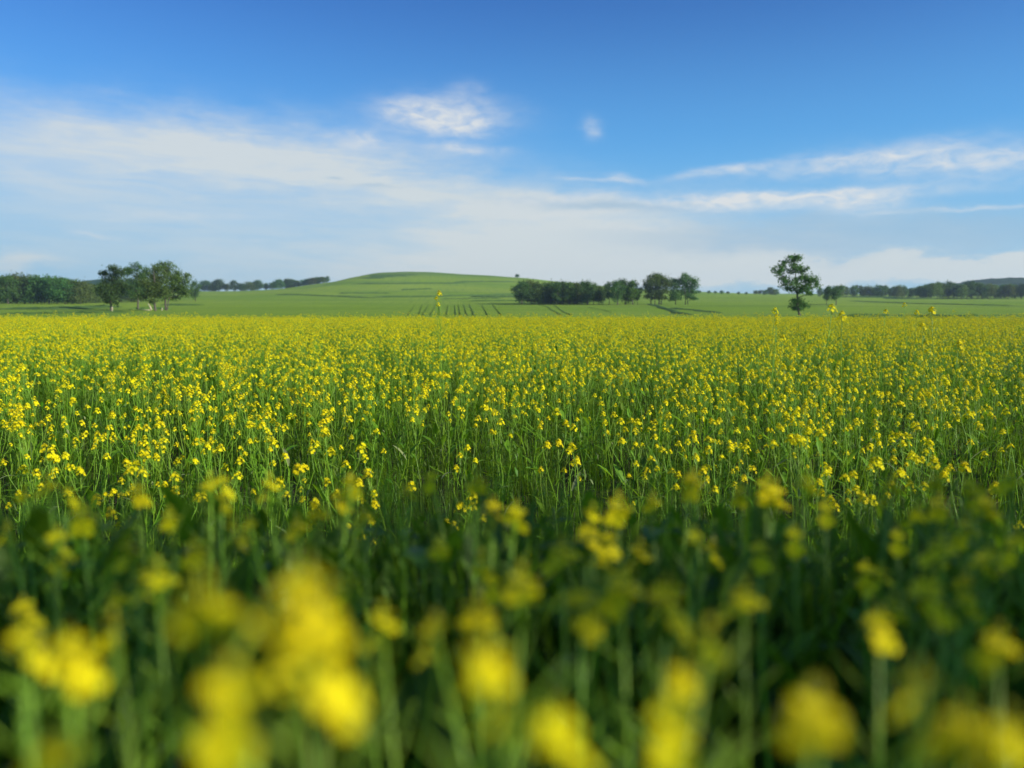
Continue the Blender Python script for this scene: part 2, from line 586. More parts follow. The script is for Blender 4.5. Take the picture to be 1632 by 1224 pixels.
# ------------------------------------------------------------------ trees
def crown_mesh(name, clumps, leaf, mat, seed, dens=1.0):
    r = np.random.default_rng(seed)
    Vs, Fs = [], []
    n0 = 0
    for (cx, cy_, cz, rx, ry, rz) in clumps:
        vol = (rx * ry * rz) ** (2 / 3)
        nsub = max(4, int(7 * vol ** 0.5))
        nleaf = max(20, int(dens * 290 * vol / (leaf / 0.3) ** 2))
        sub = r.normal(size=(nsub, 3))
        sub /= np.linalg.norm(sub, axis=1)[:, None]
        sub *= (0.35 + 0.62 * r.random(nsub))[:, None]
        which = r.integers(0, nsub, nleaf)
        off = r.normal(size=(nleaf, 3)) * 0.36
        p = sub[which] + off
        c = p * np.array([rx, ry, rz]) + np.array([cx, cy_, cz])
        nrm = p / (np.linalg.norm(p, axis=1)[:, None] + 1e-6) * 0.5 + r.normal(size=(nleaf, 3)) * 0.65 + np.array([0, 0, 0.35])
        nrm /= np.linalg.norm(nrm, axis=1)[:, None] + 1e-9
        ref = r.normal(size=(nleaf, 3))
        a = np.cross(nrm, ref)
        a /= np.linalg.norm(a, axis=1)[:, None] + 1e-9
        b_ = np.cross(nrm, a)
        s = leaf * (0.55 + 0.8 * r.random(nleaf))[:, None]
        q = np.stack([c - a * s * 0.6, c - b_ * s * 0.3 + nrm * s * .08, c + a * s * 0.6, c + b_ * s * 0.33 + nrm * s * .08], 1).reshape(-1, 3)
        Vs.append(q)
        Fs.append(np.arange(nleaf * 4).reshape(-1, 4) + n0)
        n0 += nleaf * 4
    me = bpy.data.meshes.new(name)
    V = np.concatenate(Vs)
    F = np.concatenate(Fs)
    me.from_pydata(V.tolist(), [], F.tolist())
    me.materials.append(mat)
    me.update()
    return me


def trunk_mesh(name, trunks, clumps, seed):
    """trunks: list of (polyline, base radius); every clump gets a limb from the nearest trunk"""
    r = random.Random(seed)
    mb = MB()
    for poly, rad in trunks:
        poly = [Vector(p) for p in poly]
        n = len(poly)
        pts, rr = [], []
        for i in range(n - 1):
            for s in range(4):
                q = poly[i].lerp(poly[i + 1], s / 4)
                f = (i + s / 4) / (n - 1)
                pts.append(q + Vector((r.uniform(-1, 1), r.uniform(-1, 1), 0)) * rad * 0.25 * (1 if i + s else 0))
                rr.append(rad * (1 - 0.8 * f) * (1.35 if i + s == 0 else 1))
        pts.append(poly[-1])
        rr.append(rad * 0.15)
        mb.tube(pts, rr, 7)
    for (cx, cy_, cz, rx, ry, rz) in clumps:
        c = Vector((cx, cy_, cz))
        best = None
        for poly, rad in trunks:
            for i in range(len(poly) - 1):
                for s in (0.25, 0.6, 0.95):
                    q = Vector(poly[i]).lerp(Vector(poly[i + 1]), s)
                    d = (q - c).length + (2.5 * max(0, q.z - (cz - 0.25 * (c.xy - q.xy).length)))
                    if best is None or d < best[0]:
                        best = (d, q, rad * (1 - 0.75 * (i + s) / (len(poly) - 1)))
        _, q, rad = best
        rad = max(0.03, rad * 0.55)
        mid = q.lerp(c, 0.5) + Vector((r.uniform(-.2, .2), r.uniform(-.2, .2), r.uniform(-.1, .25)))
        mb.tube([q, mid, c, c + (c - mid) * 0.5], [rad, rad * .7, rad * .4, rad * .12], 5)
        for k in range(4):
            d = Vector((r.gauss(0, 1) * rx, r.gauss(0, 1) * ry, r.gauss(.2, .8) * rz)) * 0.7
            mb.tube([mid.lerp(c, .3 + .2 * k), c + d * 0.5, c + d], [rad * .35, rad * .22, rad * .06], 4)
    return mb.mesh(name, [M_BARK])


def random_tree(seed, h, w, trunk_h, style='round'):
    r = random.Random(seed)
    clumps = []
    n = 9 if style == 'round' else 8
    if style == 'multi':
        n = 10
    for i in range(n):
        f = (i + 0.5) / n
        z = trunk_h + (h - trunk_h) * (0.12 + 0.76 * f)
        prof = {'round': math.sin(math.pi * min(1, 0.22 + 0.7 * f)), 'tall': 0.9 - 0.55 * f, 'multi': 0.65 + .35 * math.sin(math.pi * f), 'flat': 0.35 + 0.65 * f}[style]
        an = i * 2.4 + r.uniform(-.5, .5)
        rad = w * 0.5 * prof * r.uniform(0.35, 0.72)
        s = w * 0.5 * r.uniform(0.42, 0.58) * (0.7 + 0.3 * prof)
        clumps.append((math.cos(an) * rad, math.sin(an) * rad, z, s, s, s * r.uniform(.6, .85)))
    clumps.append((r.uniform(-.1, .1) * w, 0, h - w * 0.12, w * 0.2, w * 0.2, w * 0.14))
    lean = r.uniform(-.3, .3)
    trunks = [([(0, 0, -0.3), (lean * .3, 0, trunk_h), (lean, 0.1, trunk_h + (h - trunk_h) * .5), (lean * 1.1, 0, h * .93)], 0.021 * h)]
    if style in ('multi', 'round') and r.random() < 0.6:
        x = r.uniform(.5, .9) * r.choice((-1, 1))
        trunks.append(([(x * 0.6, .2, -0.3), (x * 1.1, .2, trunk_h), (x * 1.6, 0.3, h * .72)], 0.015 * h))
    return clumps, trunks


PROTO = {}
for i, (style, h, w, th, m) in enumerate([
    ('round', 9.5, 7.4, 1.5, M_CROWN), ('multi', 9.0, 7.8, 1.0, M_CROWN), ('tall', 10.5, 6.6, 1.2, M_CROWN), ('round', 8.5, 7.8, 1.1, M_CROWN2),
    ('flat', 9.0, 6.8, 2.3, M_CROWN), ('tall', 10.0, 6.2, 0.8, M_CROWN2), ('multi', 8.0, 7.0, 1.3, M_CROWN3), ('round', 9.0, 6.6, 1.6, M_CROWN2),
    ('round', 8.0, 9.0, 0.5, M_CROWN), ('multi', 8.0, 9.5, 0.4, M_CROWN3), ('multi', 7.5, 8.4, 0.6, M_CROWN),
]):
    cl, tr = random_tree(100 + i, h, w, th, style)
    PROTO[i] = (crown_mesh('crown', cl, 0.46, m, 200 + i, 1.0), trunk_mesh('trunk', tr, cl, 300 + i), h, w)
# a low bush-like skyline tree
cl, tr = random_tree(150, 3.2, 3.6, 0.3, 'round')
PROTO['bush'] = (crown_mesh('crown', cl, 0.35, M_CROWN, 260), trunk_mesh('trunk', tr, cl, 360), 3.2, 3.6)

N_TREES = 0


def tree(u, d, h, proto, label, group=None, wscale=1.0, rot=None, name='tree', cat='tree', v_base=None):
    global N_TREES
    N_TREES += 1
    crown, trunk, ph, pw = PROTO[proto]
    x = (u - 816) / FPX * d
    root = empty(name, (x, d, T(x, d) - 0.05))
    s = h / ph
    root.scale = (s * wscale, s * wscale, s)
    root.rotation_euler = (0, 0, rot if rot is not None else random.uniform(0, 6.28))
    obj('trunk', trunk, root)
    obj('crown', crown, root)
    tag(root, label, cat, group)
    return root


def special_tree(u, d, clumps_px, trunks_px, scale, label, group=None, leaf=0.30, mat=M_CROWN, seed=1, dens=1.0, ref=(0, 0)):
    """shape measured in the photo (px offsets right / up from the trunk foot), converted to metres"""
    global N_TREES
    N_TREES += 1
    r = random.Random(seed)
    cl = []
    for c in clumps_px:
        cx, cz, rx, rz = [q * scale for q in c[:4]]
        yo = c[4] * scale if len(c) > 4 else r.uniform(-1, 1) * max(0.4, rx) * 0.9
        cl.append((cx, yo, cz, rx * 1.08, (rx + rz) * 0.55, rz * 1.08))
    tr = [([(p[0] * scale, (p[2] if len(p) > 2 else 0) * scale, p[1] * scale) for p in poly], rad) for poly, rad in trunks_px]
    # a few clumps in depth so the crown is round
    x = (u - 816) / FPX * d
    root = empty('tree', (x, d, T(x, d) - 0.03))
    obj('trunk', trunk_mesh('trunk', tr, cl, seed), root)
    obj('crown', crown_mesh('crown', cl, leaf, mat, seed + 7, dens), root)
    tag(root, label, 'tree', group)
    return root


# the lone tree on the right (crop pixels at 11.13x: foot at (705,1190))
k = 1 / 11.13
def c3(lst):
    return [((x - 705) * k, (1190 - y) * k, rx * k, rz * k) + tuple(z * k for z in rest) for (x, y, rx, rz, *rest) in lst]
D0 = 112.0
special_tree(1210 + 705 * k, D0, c3([
    (545, 165, 120, 48), (640, 190, 70, 60), (450, 235, 75, 38), (560, 210, 60, 60),
    (345, 300, 70, 50), (260, 400, 90, 70, -40), (380, 380, 70, 65), (270, 470, 45, 50),
    (540, 330, 110, 65), (680, 330, 70, 55), (600, 410, 100, 55), (720, 400, 70, 50), (790, 370, 45, 45),
    (410, 570, 115, 70, 60), (470, 640, 110, 70, -60), (560, 600, 80, 90), (600, 720, 110, 60), (520, 720, 90, 50),
    (770, 500, 85, 60), (890, 530, 130, 75, 60), (940, 580, 80, 80, -40), (860, 650, 140, 60, 40), (800, 720, 120, 70, -60), (840, 800, 60, 45),
    (700, 720, 80, 80), (690, 540, 50, 45),
    (640, 960, 100, 70, -50), (760, 980, 100, 65, 60), (620, 1040, 70, 50), (700, 930, 100, 50, 90), (820, 1000, 60, 40), (700, 1060, 60, 40, -60)]),
    [([((0, -3, 0)), (-5 * 1.0, 18, 0), (-5.5, 35, 0), (-8, 55, 0), (-10, 75, 0), (-12, 92, 0)], 0.17),
     ([(-6, 36, 0), (-16, 50, 2), (-32, 66, 2), (-36, 74, 0)], 0.09), ([(-5, 34, 0), (4, 46, -2), (16, 54, 0), (22, 58, 3)], 0.09)],
    D0 / FPX, 'tall lone tree at right with gappy crown and a bushy clump low on its trunk', leaf=0.27, seed=5, dens=1.1)

# group of trees at the left (crop pixels at 9.6x, crop origin (150,405))
k2 = 1 / 9.6
def c2(lst, fx, fy):
    return [((x - fx) * k2, (fy - y) * k2, rx * k2, rz * k2) + tuple(z * k2 for z in rest) for (x, y, rx, rz, *rest) in lst]
DL = 160.0
special_tree(150 + 285 * k2, DL, c2([
    (380, 250, 80, 55), (340, 300, 90, 60), (220, 320, 80, 40), (160, 340, 45, 22), (450, 300, 80, 55), (240, 420, 90, 50),
    (370, 400, 140, 70), (270, 490, 140, 80), (430, 480, 120, 80), (200, 560, 90, 70), (330, 580, 140, 80), (460, 590, 70, 60),
    (250, 670, 100, 60), (360, 690, 100, 50), (240, 740, 70, 40), (370, 770, 40, 45)], 285, 895),
    [([(0, -2), (0, 14), (2, 35), (6, 55), (9, 68)], 0.20)], DL / FPX,
    'leafy tree with ragged top, leftmost of the group standing in front of the left wood', leaf=0.30, seed=21, dens=1.15)
special_tree(150 + 700 * k2, DL + 22, c2([
    (580, 210, 70, 40), (710, 190, 75, 50), (640, 250, 90, 60), (790, 230, 70, 60), (590, 290, 60, 40), (620, 380, 60, 28), (720, 320, 110, 60),
    (700, 460, 110, 90), (800, 430, 120, 80), (660, 570, 90, 70), (740, 600, 90, 60), (820, 330, 70, 60)], 700, 830),
    [([(0, -2), (0, 14), (-2, 30), (2, 50), (0, 66)], 0.20)], (DL + 22) / FPX,
    'dark tree with drooping ragged branches in the middle of the left tree group', leaf=0.30, seed=22, dens=1.15)
special_tree(150 + 960 * k2, DL, c2([
    (940, 290, 80, 60), (900, 380, 110, 80), (990, 400, 120, 90), (860, 480, 100, 80), (950, 520, 140, 90), (880, 620, 120, 70), (1000, 640, 130, 70),
    (820, 690, 90, 50), (930, 720, 90, 45), (1060, 560, 120, 80)], 960, 900),
    [([(0, -2), (-1, 15), (1, 35), (0, 52), (0, 62)], 0.24)], DL / FPX,
    'broad dense tree with a thick forked trunk, front of the left tree group', leaf=0.30, seed=23, mat=M_CROWN2, dens=1.15)
special_tree(150 + 1120 * k2, DL + 10, c2([
    (1110, 170, 105, 55), (1180, 210, 95, 60), (1080, 230, 80, 60), (1130, 290, 90, 60), (1350, 290, 70, 45), (1440, 330, 75, 35), (1270, 350, 120, 60),
    (1380, 380, 100, 50), (1180, 420, 140, 80), (1320, 460, 130, 70), (1400, 520, 90, 70), (1240, 540, 150, 80), (1120, 600, 110, 80), (1340, 600, 110, 50), (1200, 650, 110, 40)], 1120, 850),
    [([(0, -2), (0, 16), (2, 36), (4, 55), (3, 70)], 0.22), ([(2, -2), (4, 14), (14, 36), (26, 52)], 0.13)], (DL + 10) / FPX,
    'tallest tree of the left group with lopsided crown reaching out to the right', leaf=0.30, seed=24, mat=M_CROWN2, dens=1.15)

# pale bare broken limbs lying below the left group
x0, y0 = (150 + 890 * k2 - 816) / FPX * (DL + 4), DL + 4
mb = MB()
z0 = T(x0, y0)
mb.tube([(x0 + .15, y0, z0 + .1), (x0 - .1, y0, z0 + .75), (x0 - .5, y0, z0 + 1.5)], [.16, .13, .05], 7)
mb.tube([(x0, y0, z0 + .12), (x0 - .8, y0 - .1, z0 + .10), (x0 - 2.1, y0 - .2, z0 + .3)], [.11, .08, .03], 6)
tag(obj('broken_limb', mb.mesh('broken_limb', [M_PALEWOOD])), 'bare pale broken limb lying in the grass beneath the left tree group', 'branch')
def post(u, d, h, r_, label):
    x = (u - 816) / FPX * d
    mb = MB()
    z = T(x, d)
    mb.tube([(x, d, z - .3), (x + .02, d, z + h * .5), (x + .05, d, z + h * .97), (x + .05, d, z + h)], [r_, r_ * .95, r_ * .9, r_ * .6], 7)
    tag(obj('wooden_stake', mb.mesh('wooden_stake', [M_PALEWOOD])), label, 'stake')
post(181.5, DL - 1, 0.85, 0.09, 'short pale stake beside the trunk of the leftmost front tree')
post(260.5, DL + 2, 0.55, 0.09, 'short pale stump between two trunks of the left tree group')

# unseen tree added beside the camera, its thin crown shaped to shade the foreground
_r = random.Random(77)
cl = [(_r.uniform(-1.2, 1.2), _r.uniform(-.35, .62), _r.uniform(2.3, 5.6), .6, .26, .5) for _ in range(40)]
root = empty('tree', (8.0, -2.2, T(8.0, -2.2)))
obj('trunk', trunk_mesh('trunk', [([(0, 0, -.2), (.05, 0, 2), (0, .1, 4), (.1, 0, 5.3)], .10)], cl, 78), root)
obj('crown', crown_mesh('crown', cl, 0.16, M_CROWN2, 79, 0.45), root)
tag(root, 'unseen slender tree added beside the camera to shade the blurred foreground plants', 'tree')

ORD = ['first', 'second', 'third', 'fourth', 'fifth', 'sixth', 'seventh', 'eighth', 'ninth', 'tenth', 'eleventh', 'twelfth', 'thirteenth', 'fourteenth', 'fifteenth', 'sixteenth', 'seventeenth', 'eighteenth', 'nineteenth', 'twentieth', 'twenty-first', 'twenty-second', 'twenty-third', 'twenty-fourth', 'twenty-fifth', 'twenty-sixth']

# the wood along the left edge
G = 'trees of the wood at the left edge'
us = [-14, 2, 17, 31, 44, 57, 70, 82, 95, 108, 120, 132]
tp = [441, 442, 440, 440, 443, 440, 443, 440, 443, 446, 448, 449]
for i, (u, t) in enumerate(zip(us, tp)):
    d = 285 + random.uniform(-6, 6)
    zb = T((u - 816) / FPX * d, d)
    h = EYE + (490 - t) / FPX * d - zb
    tree(u, d, h, [2, 5, 1, 9, 0, 5, 8, 2, 3, 10, 1, 9][i], 'front tree of the left-edge wood, %s from the left' % ORD[i], G, 1.05)
for i, (u, t) in enumerate([(-8, 443), (10, 444), (25, 443), (38, 445), (50, 443), (64, 444), (76, 445), (90, 445), (102, 448), (114, 450), (127, 452), (141, 454), (155, 455), (168, 454), (196, 455), (212, 456), (228, 457)]):
    d = 318 + random.uniform(-8, 14)
    zb = T((u - 816) / FPX * d, d)
    h = max(5.5, EYE + (490 - t) / FPX * d - zb)
    lab = 'dark tree inside the left-edge wood, hidden behind its front row' if u < 135 else 'dark tree of the left wood behind the tall front group'
    tree(u, d, h, random.choice([8, 9, 10, 3, 1]), lab, 'inner trees of the left wood' if u < 135 else 'trees between the left wood and the front group', 1.15)

# small tree right of the left group and skyline row towards the hill
tree(314, 330, 8.2, 0, 'small round tree just right of the left group, below the start of the skyline row', None, 0.8)
G = 'row of small trees on the skyline left of the hill'
row = [(330, 449, 4), (343, 453, 4), (352, 448, 0), (365, 453, 6), (376, 448, 4), (388, 453, 3), (401, 451, 0), (414, 449, 1), (427, 452, 3), (438, 450, 3), (447, 447, 0), (461, 446.5, 2), (468, 447, 1), (477, 448, 3), (485, 447, 7), (492, 446, 0), (500, 448, 1), (508, 447, 3), (516, 448, 6), (523, 447.5, 4)]
for i, (u, t, p) in enumerate(row):
    d = 735 + random.uniform(-10, 10)
    x = (u - 816) / FPX * d
    h = EYE + (490 - t) / FPX * d - T(x, d)
    tree(u, d, max(h, 6) * 1.05, [8, 9, 10, 3, 1][i % 5], '%s small tree from the left in the skyline row left of the hill' % ORD[i], G, 1.15 if i % 3 else 1.4)

# dense clump right of the hill, then three open clumps
G = 'dark dense clump of trees right of the hill'
lst = [(832, 448, 1), (846, 447, 6), (858, 451, 3), (868, 452, 0), (878, 451, 1), (888, 449.5, 2), (898, 449, 0), (908, 450, 7), (917, 451, 3), (927, 449, 2), (936, 449, 0), (945, 452, 5), (953, 455, 3)]
for i, (u, t, p) in enumerate(lst):
    d = 268 + (10 if u < 850 else 0) + random.uniform(-5, 5)
    x = (u - 816) / FPX * d
    h = EYE + (490 - t) / FPX * d - T(x, d)
    tree(u, d, h, p, '%s tree from the left in the dark dense clump right of the hill' % ORD[i], G, 1.0)
for i, u in enumerate([852, 864, 874, 884, 894, 905, 915, 925, 935]):
    d = 282 + random.uniform(-4, 4)
    tree(u, d, random.uniform(6.2, 7.2), random.choice([8, 9, 10]), 'hidden back tree in the dark dense clump right of the hill', 'back trees of the dark dense clump', 1.2)
    
G = 'clump of trees with visible trunks right of the dense clump'
for i, (u, t, p, ws) in enumerate([(961, 462, 4, .6), (970, 449, 4, .85), (983, 448, 0, 1.0), (996, 445.5, 1, 1.0), (1007, 447, 7, 1.0), (1015, 459, 4, 0.8)]):
    d = 262 + random.uniform(-4, 4)
    x = (u - 816) / FPX * d
    h = EYE + (490 - t) / FPX * d - T(x, d)
    tree(u, d, h, p, '%s tree from the left in the bare-trunked clump beside the tall pair' % ORD[i], G, ws)
DR = 262.0
special_tree(1043, DR, [
    (-12, 36, 8, 6), (-5, 42, 9, 6), (2, 45, 8, 5), (10, 41, 9, 6), (17, 36, 7, 6), (-6, 34, 11, 6), (8, 33, 11, 6), (-14, 29, 7, 5), (16, 29, 8, 5),
    (0, 26, 12, 6), (-10, 21, 8, 5), (11, 21, 9, 5), (2, 17, 10, 5), (-12, 13, 7, 4), (10, 12, 8, 4), (0, 11, 9, 3.5)],
    [([(6, -2), (7, 10), (5, 25), (4, 42)], .24), ([(9, -2), (10, 10), (13, 28)], .2), ([(-6, -1, 3), (-6, 10, 3), (-8, 26, 2)], .2), ([(-1, -1, -3), (-1, 9, -3), (-4, 24, -2)], .16)],
    DR / FPX, 'big round tree with several trunks, left one of the tall pair', leaf=0.42, seed=31, mat=M_CROWN2, dens=1.25)
special_tree(1086, DR, [
    (4, 45, 6, 5), (-2, 40, 7, 5), (9, 40, 7, 5), (-12, 37, 7, 5), (16, 35, 7, 6), (2, 34, 10, 6), (-14, 29, 7, 6), (20, 28, 6, 6), (8, 27, 11, 7),
    (-8, 23, 8, 6), (17, 20, 8, 5), (4, 19, 9, 5), (-16, 17, 6, 5), (-8, 12, 8, 5), (-16, 9, 6, 3.5), (10, 13, 8, 4), (18, 11, 6, 3)],
    [([(5, -2), (5, 10), (3, 26), (2, 42)], .18), ([(9, -2), (8, 10), (14, 28)], .16), ([(-10, -2, 3), (-10, 10, 3), (-9, 26, 2)], .18)],
    DR / FPX, 'big round tree with a notched pointed top, right one of the tall pair', leaf=0.42, seed=32, dens=1.25)

# skyline bushes and small trees
tree(824, 752, 3.0, 'bush', 'single small bush alone on the right shoulder of the hill', None, 1.5, name='bush', cat='bush')
G = 'tiny trees on the skyline left of the lone tall tree'
for i, (u, t, p) in enumerate([(1112, 465, 'bush'), (1128, 465, 'bush'), (1138, 465, 3), (1148, 463, 1), (1158, 465, 6), (1175, 466, 3), (1187, 466, 1), (1202, 463, 6), (1209, 462.5, 4), (1217, 462, 1), (1226, 458, 3), (1233, 461, 1)]):
    d = 640 + random.uniform(-10, 10)
    x = (u - 816) / FPX * d
    h = EYE + (490 - t) / FPX * d - T(x, d)
    tree(u, d, max(2.2, h), p, '%s tiny tree from the left on the skyline between the tall pair and lone tree' % ORD[i], G, 1.5)

# two small trees behind the lone tree
tree(1315, 262, 6.0, 4, 'small slim tree, left of the two standing in the field right of the lone tree', None, 0.8, rot=0.4)
tree(1330, 262, 6.3, 4, 'small slim tree, right of the two standing in the field right of the lone tree', None, 1.1, rot=2.0)

G = 'long far row of trees right of the lone tree'
us = [1304, 1318, 1335, 1346, 1357, 1367, 1378, 1389, 1399, 1408, 1418, 1428, 1438, 1448, 1458]
tp = [458, 458, 457, 457, 455.5, 455, 457, 458, 456, 455, 457, 456, 456, 460, 458]
for i, (u, t) in enumerate(zip(us, tp)):
    d = 520 + random.uniform(-10, 10)
    x = (u - 816) / FPX * d
    h = EYE + (490 - t) / FPX * d - T(x, d)
    tree(u, d, max(5, h), [0, 3, 9, 7, 1, 4, 9, 3, 10, 7, 1, 9, 0, 10, 6][i], '%s tree from the left in the long far row right of the lone tree' % ORD[i], G, 1.0)
G = 'front trees of the far wood at the right edge'
us = [1463, 1472, 1481, 1490, 1499, 1508, 1516, 1528, 1537, 1545, 1553, 1562, 1571, 1580, 1591, 1602, 1613, 1624, 1636]
tp = [456, 454, 452, 450, 451, 449, 451, 453, 450, 448, 451, 452, 453, 454, 455, 454, 455, 453, 451]
for i, (u, t) in enumerate(zip(us, tp)):
    d = 452 + random.uniform(-6, 6)
    x = (u - 816) / FPX * d
    h = EYE + (490 - t) / FPX * d - T(x, d)
    tree(u, d, max(5, h), [1, 0, 3, 7, 2, 0, 1, 3, 0, 2, 7, 1, 6, 3, 1, 6, 3, 0, 1][i], '%s front tree from the left in the far wood at the right edge' % ORD[i], G, 1.05)
for i, u in enumerate([1468, 1480, 1494, 1506, 1532, 1544, 1556, 1568, 1582, 1596, 1608, 1622, 1640]):
    d = 480 + random.uniform(-8, 8)
    tree(u, d, random.uniform(6.8, 8.2), random.choice([1, 3, 10, 6]), 'inner tree of the far right wood, hidden behind its front row', 'inner trees of the far right wood', 1.2)


# ------------------------------------------------------------------ rapeseed plants
def petal(mb, base, out, nrm, L, wd, mat=0):
    side = out.cross(nrm).normalized()
    rows = [(0.0, 0.10, 0.0), (0.42, 0.34, 0.10), (0.78, 0.50, 0.06), (1.0, 0.26, -0.08)]
    vs = []
    for t, w_, z in rows:
        c = base + out * (L * t) + nrm * (L * z)
        vs += [c - side * wd * w_ + nrm * 0.0006, c + side * wd * w_ + nrm * 0.0006]
    mb.add(vs, [(0, 1, 3, 2), (2, 3, 5, 4), (4, 5, 7, 6)], mat)


def flower_head_mb(seed, sparse=False):
    """one raceme: open four-petalled flowers around an axis, buds on top.  mats: 0 petal, 1 bud, 2 stem"""
    r = random.Random(seed)
    mb = MB()
    H = r.uniform(0.022, 0.036) * (0.45 if sparse else 1)
    mb.tube([(0, 0, -0.01), (0, 0, H * .6), (0.001, 0, H)], [.0016, .0013, .0009], 4, 2)
    n = r.randint(2, 3) if sparse else r.randint(9, 14)
    for i in range(n):
        f = i / (n - 1)
        z = -0.004 + f * H * 0.85
        an = i * 2.399 + r.uniform(-.3, .3)
        L = (0.021 - 0.010 * f) * r.uniform(.85, 1.15) * (0.38 if sparse else 1)
        el = R((35 if sparse else 12) + 48 * f + r.uniform(-12, 12))
        d = Vector((math.cos(an) * math.cos(el), math.sin(an) * math.cos(el), math.sin(el)))
        p0 = Vector((0, 0, z))
        p1 = p0 + d * L
        mb.tube([p0, p1], [.0007, .0008], 3, 1, cap=False)
        nrm = (d + Vector((0, 0, .35)) + Vector((r.uniform(-.3, .3), r.uniform(-.3, .3), 0))).normalized()
        a = nrm.cross(Vector((0, 0, 1)) if abs(nrm.z) < .9 else Vector((1, 0, 0))).normalized()
        c = nrm.cross(a)
        roll = r.uniform(0, 1.57)
        size = r.uniform(0.0080, 0.0102)
        cup = r.uniform(0.0, 0.5)
        for k in range(4):
            t = roll + k * math.pi / 2
            out = (a * math.cos(t) + c * math.sin(t) + nrm * cup).normalized()
            pn = (nrm - out * nrm.dot(out)).normalized()
            petal(mb, p1, out, pn, size, size * 0.95)
        mb.tube([p1, p1 + nrm * 0.004], [.0011, .0005], 3, 1)
    for i in range(2 if sparse else 9):
        an = i * 2.399
        rr = 0.0045 * (i / 9) ** .5
        p = Vector((math.cos(an) * rr, math.sin(an) * rr, H + 0.004 - 0.4 * rr))
        mb.tube([p, p + Vector((0, 0, .0025)), p + Vector((math.cos(an) * .001, math.sin(an) * .001, .0058))], [.0009, .0018, .0006], 4, 1)
    return mb


def leaf_mb(seed, broad=False):
    """a leaf of unit length along +X, drooping.  mats: 0"""
    r = random.Random(seed)
    mb = MB()
    n = 7
    droop = r.uniform(0.15, 0.6)
    w = r.uniform(0.26, 0.36) if broad else r.uniform(0.12, 0.20)
    vs = []
    for i in range(n):
        t = i / (n - 1)
        x = t * (1 - 0.15 * droop * t)
        z = 0.35 * t - droop * t * t
        hw = w * 0.5 * (math.sin(math.pi * min(1, t * .92 + .06)) ** .8) * (1 + .18 * math.sin(i * 2.3 + seed)) + .006
        y = 0.05 * math.sin(t * 3 + seed)
        vs += [(x, y - hw, z + hw * .35), (x, y, z), (x, y + hw, z + hw * .35)]
    fs = []
    for i in range(n - 1):
        for k in range(2):
            a = i * 3 + k
            fs.append((a, a + 1, a + 4, a + 3))
    mb.add(vs, fs, 0)
    return mb


N_HEAD, N_LEAF, N_PLANT = 7, 6, 14
HEADS = [flower_head_mb(500 + i, i >= N_HEAD) for i in range(N_HEAD + 3)]
LEAVES = [leaf_mb(600 + i, i >= 4) for i in range(N_LEAF)]
HEAD_ME = [h.mesh('flower_head', [M_PETAL, M_BUD, M_STEM]) for h in HEADS]
LEAF_ME = [l.mesh('leaf', [M_LEAF]) for l in LEAVES]
PALE_ME = [l.mesh('leaf', [M_PALE]) for l in LEAVES[:4]]


def dir_matrix(p, d, roll=0.0, s=1.0):
    q = Vector(d).to_track_quat('Z', 'Y')
    return Matrix.Translation(Vector(p)) @ q.to_matrix().to_4x4() @ Matrix.Rotation(roll, 4, 'Z') @ Matrix.Scale(s, 4)


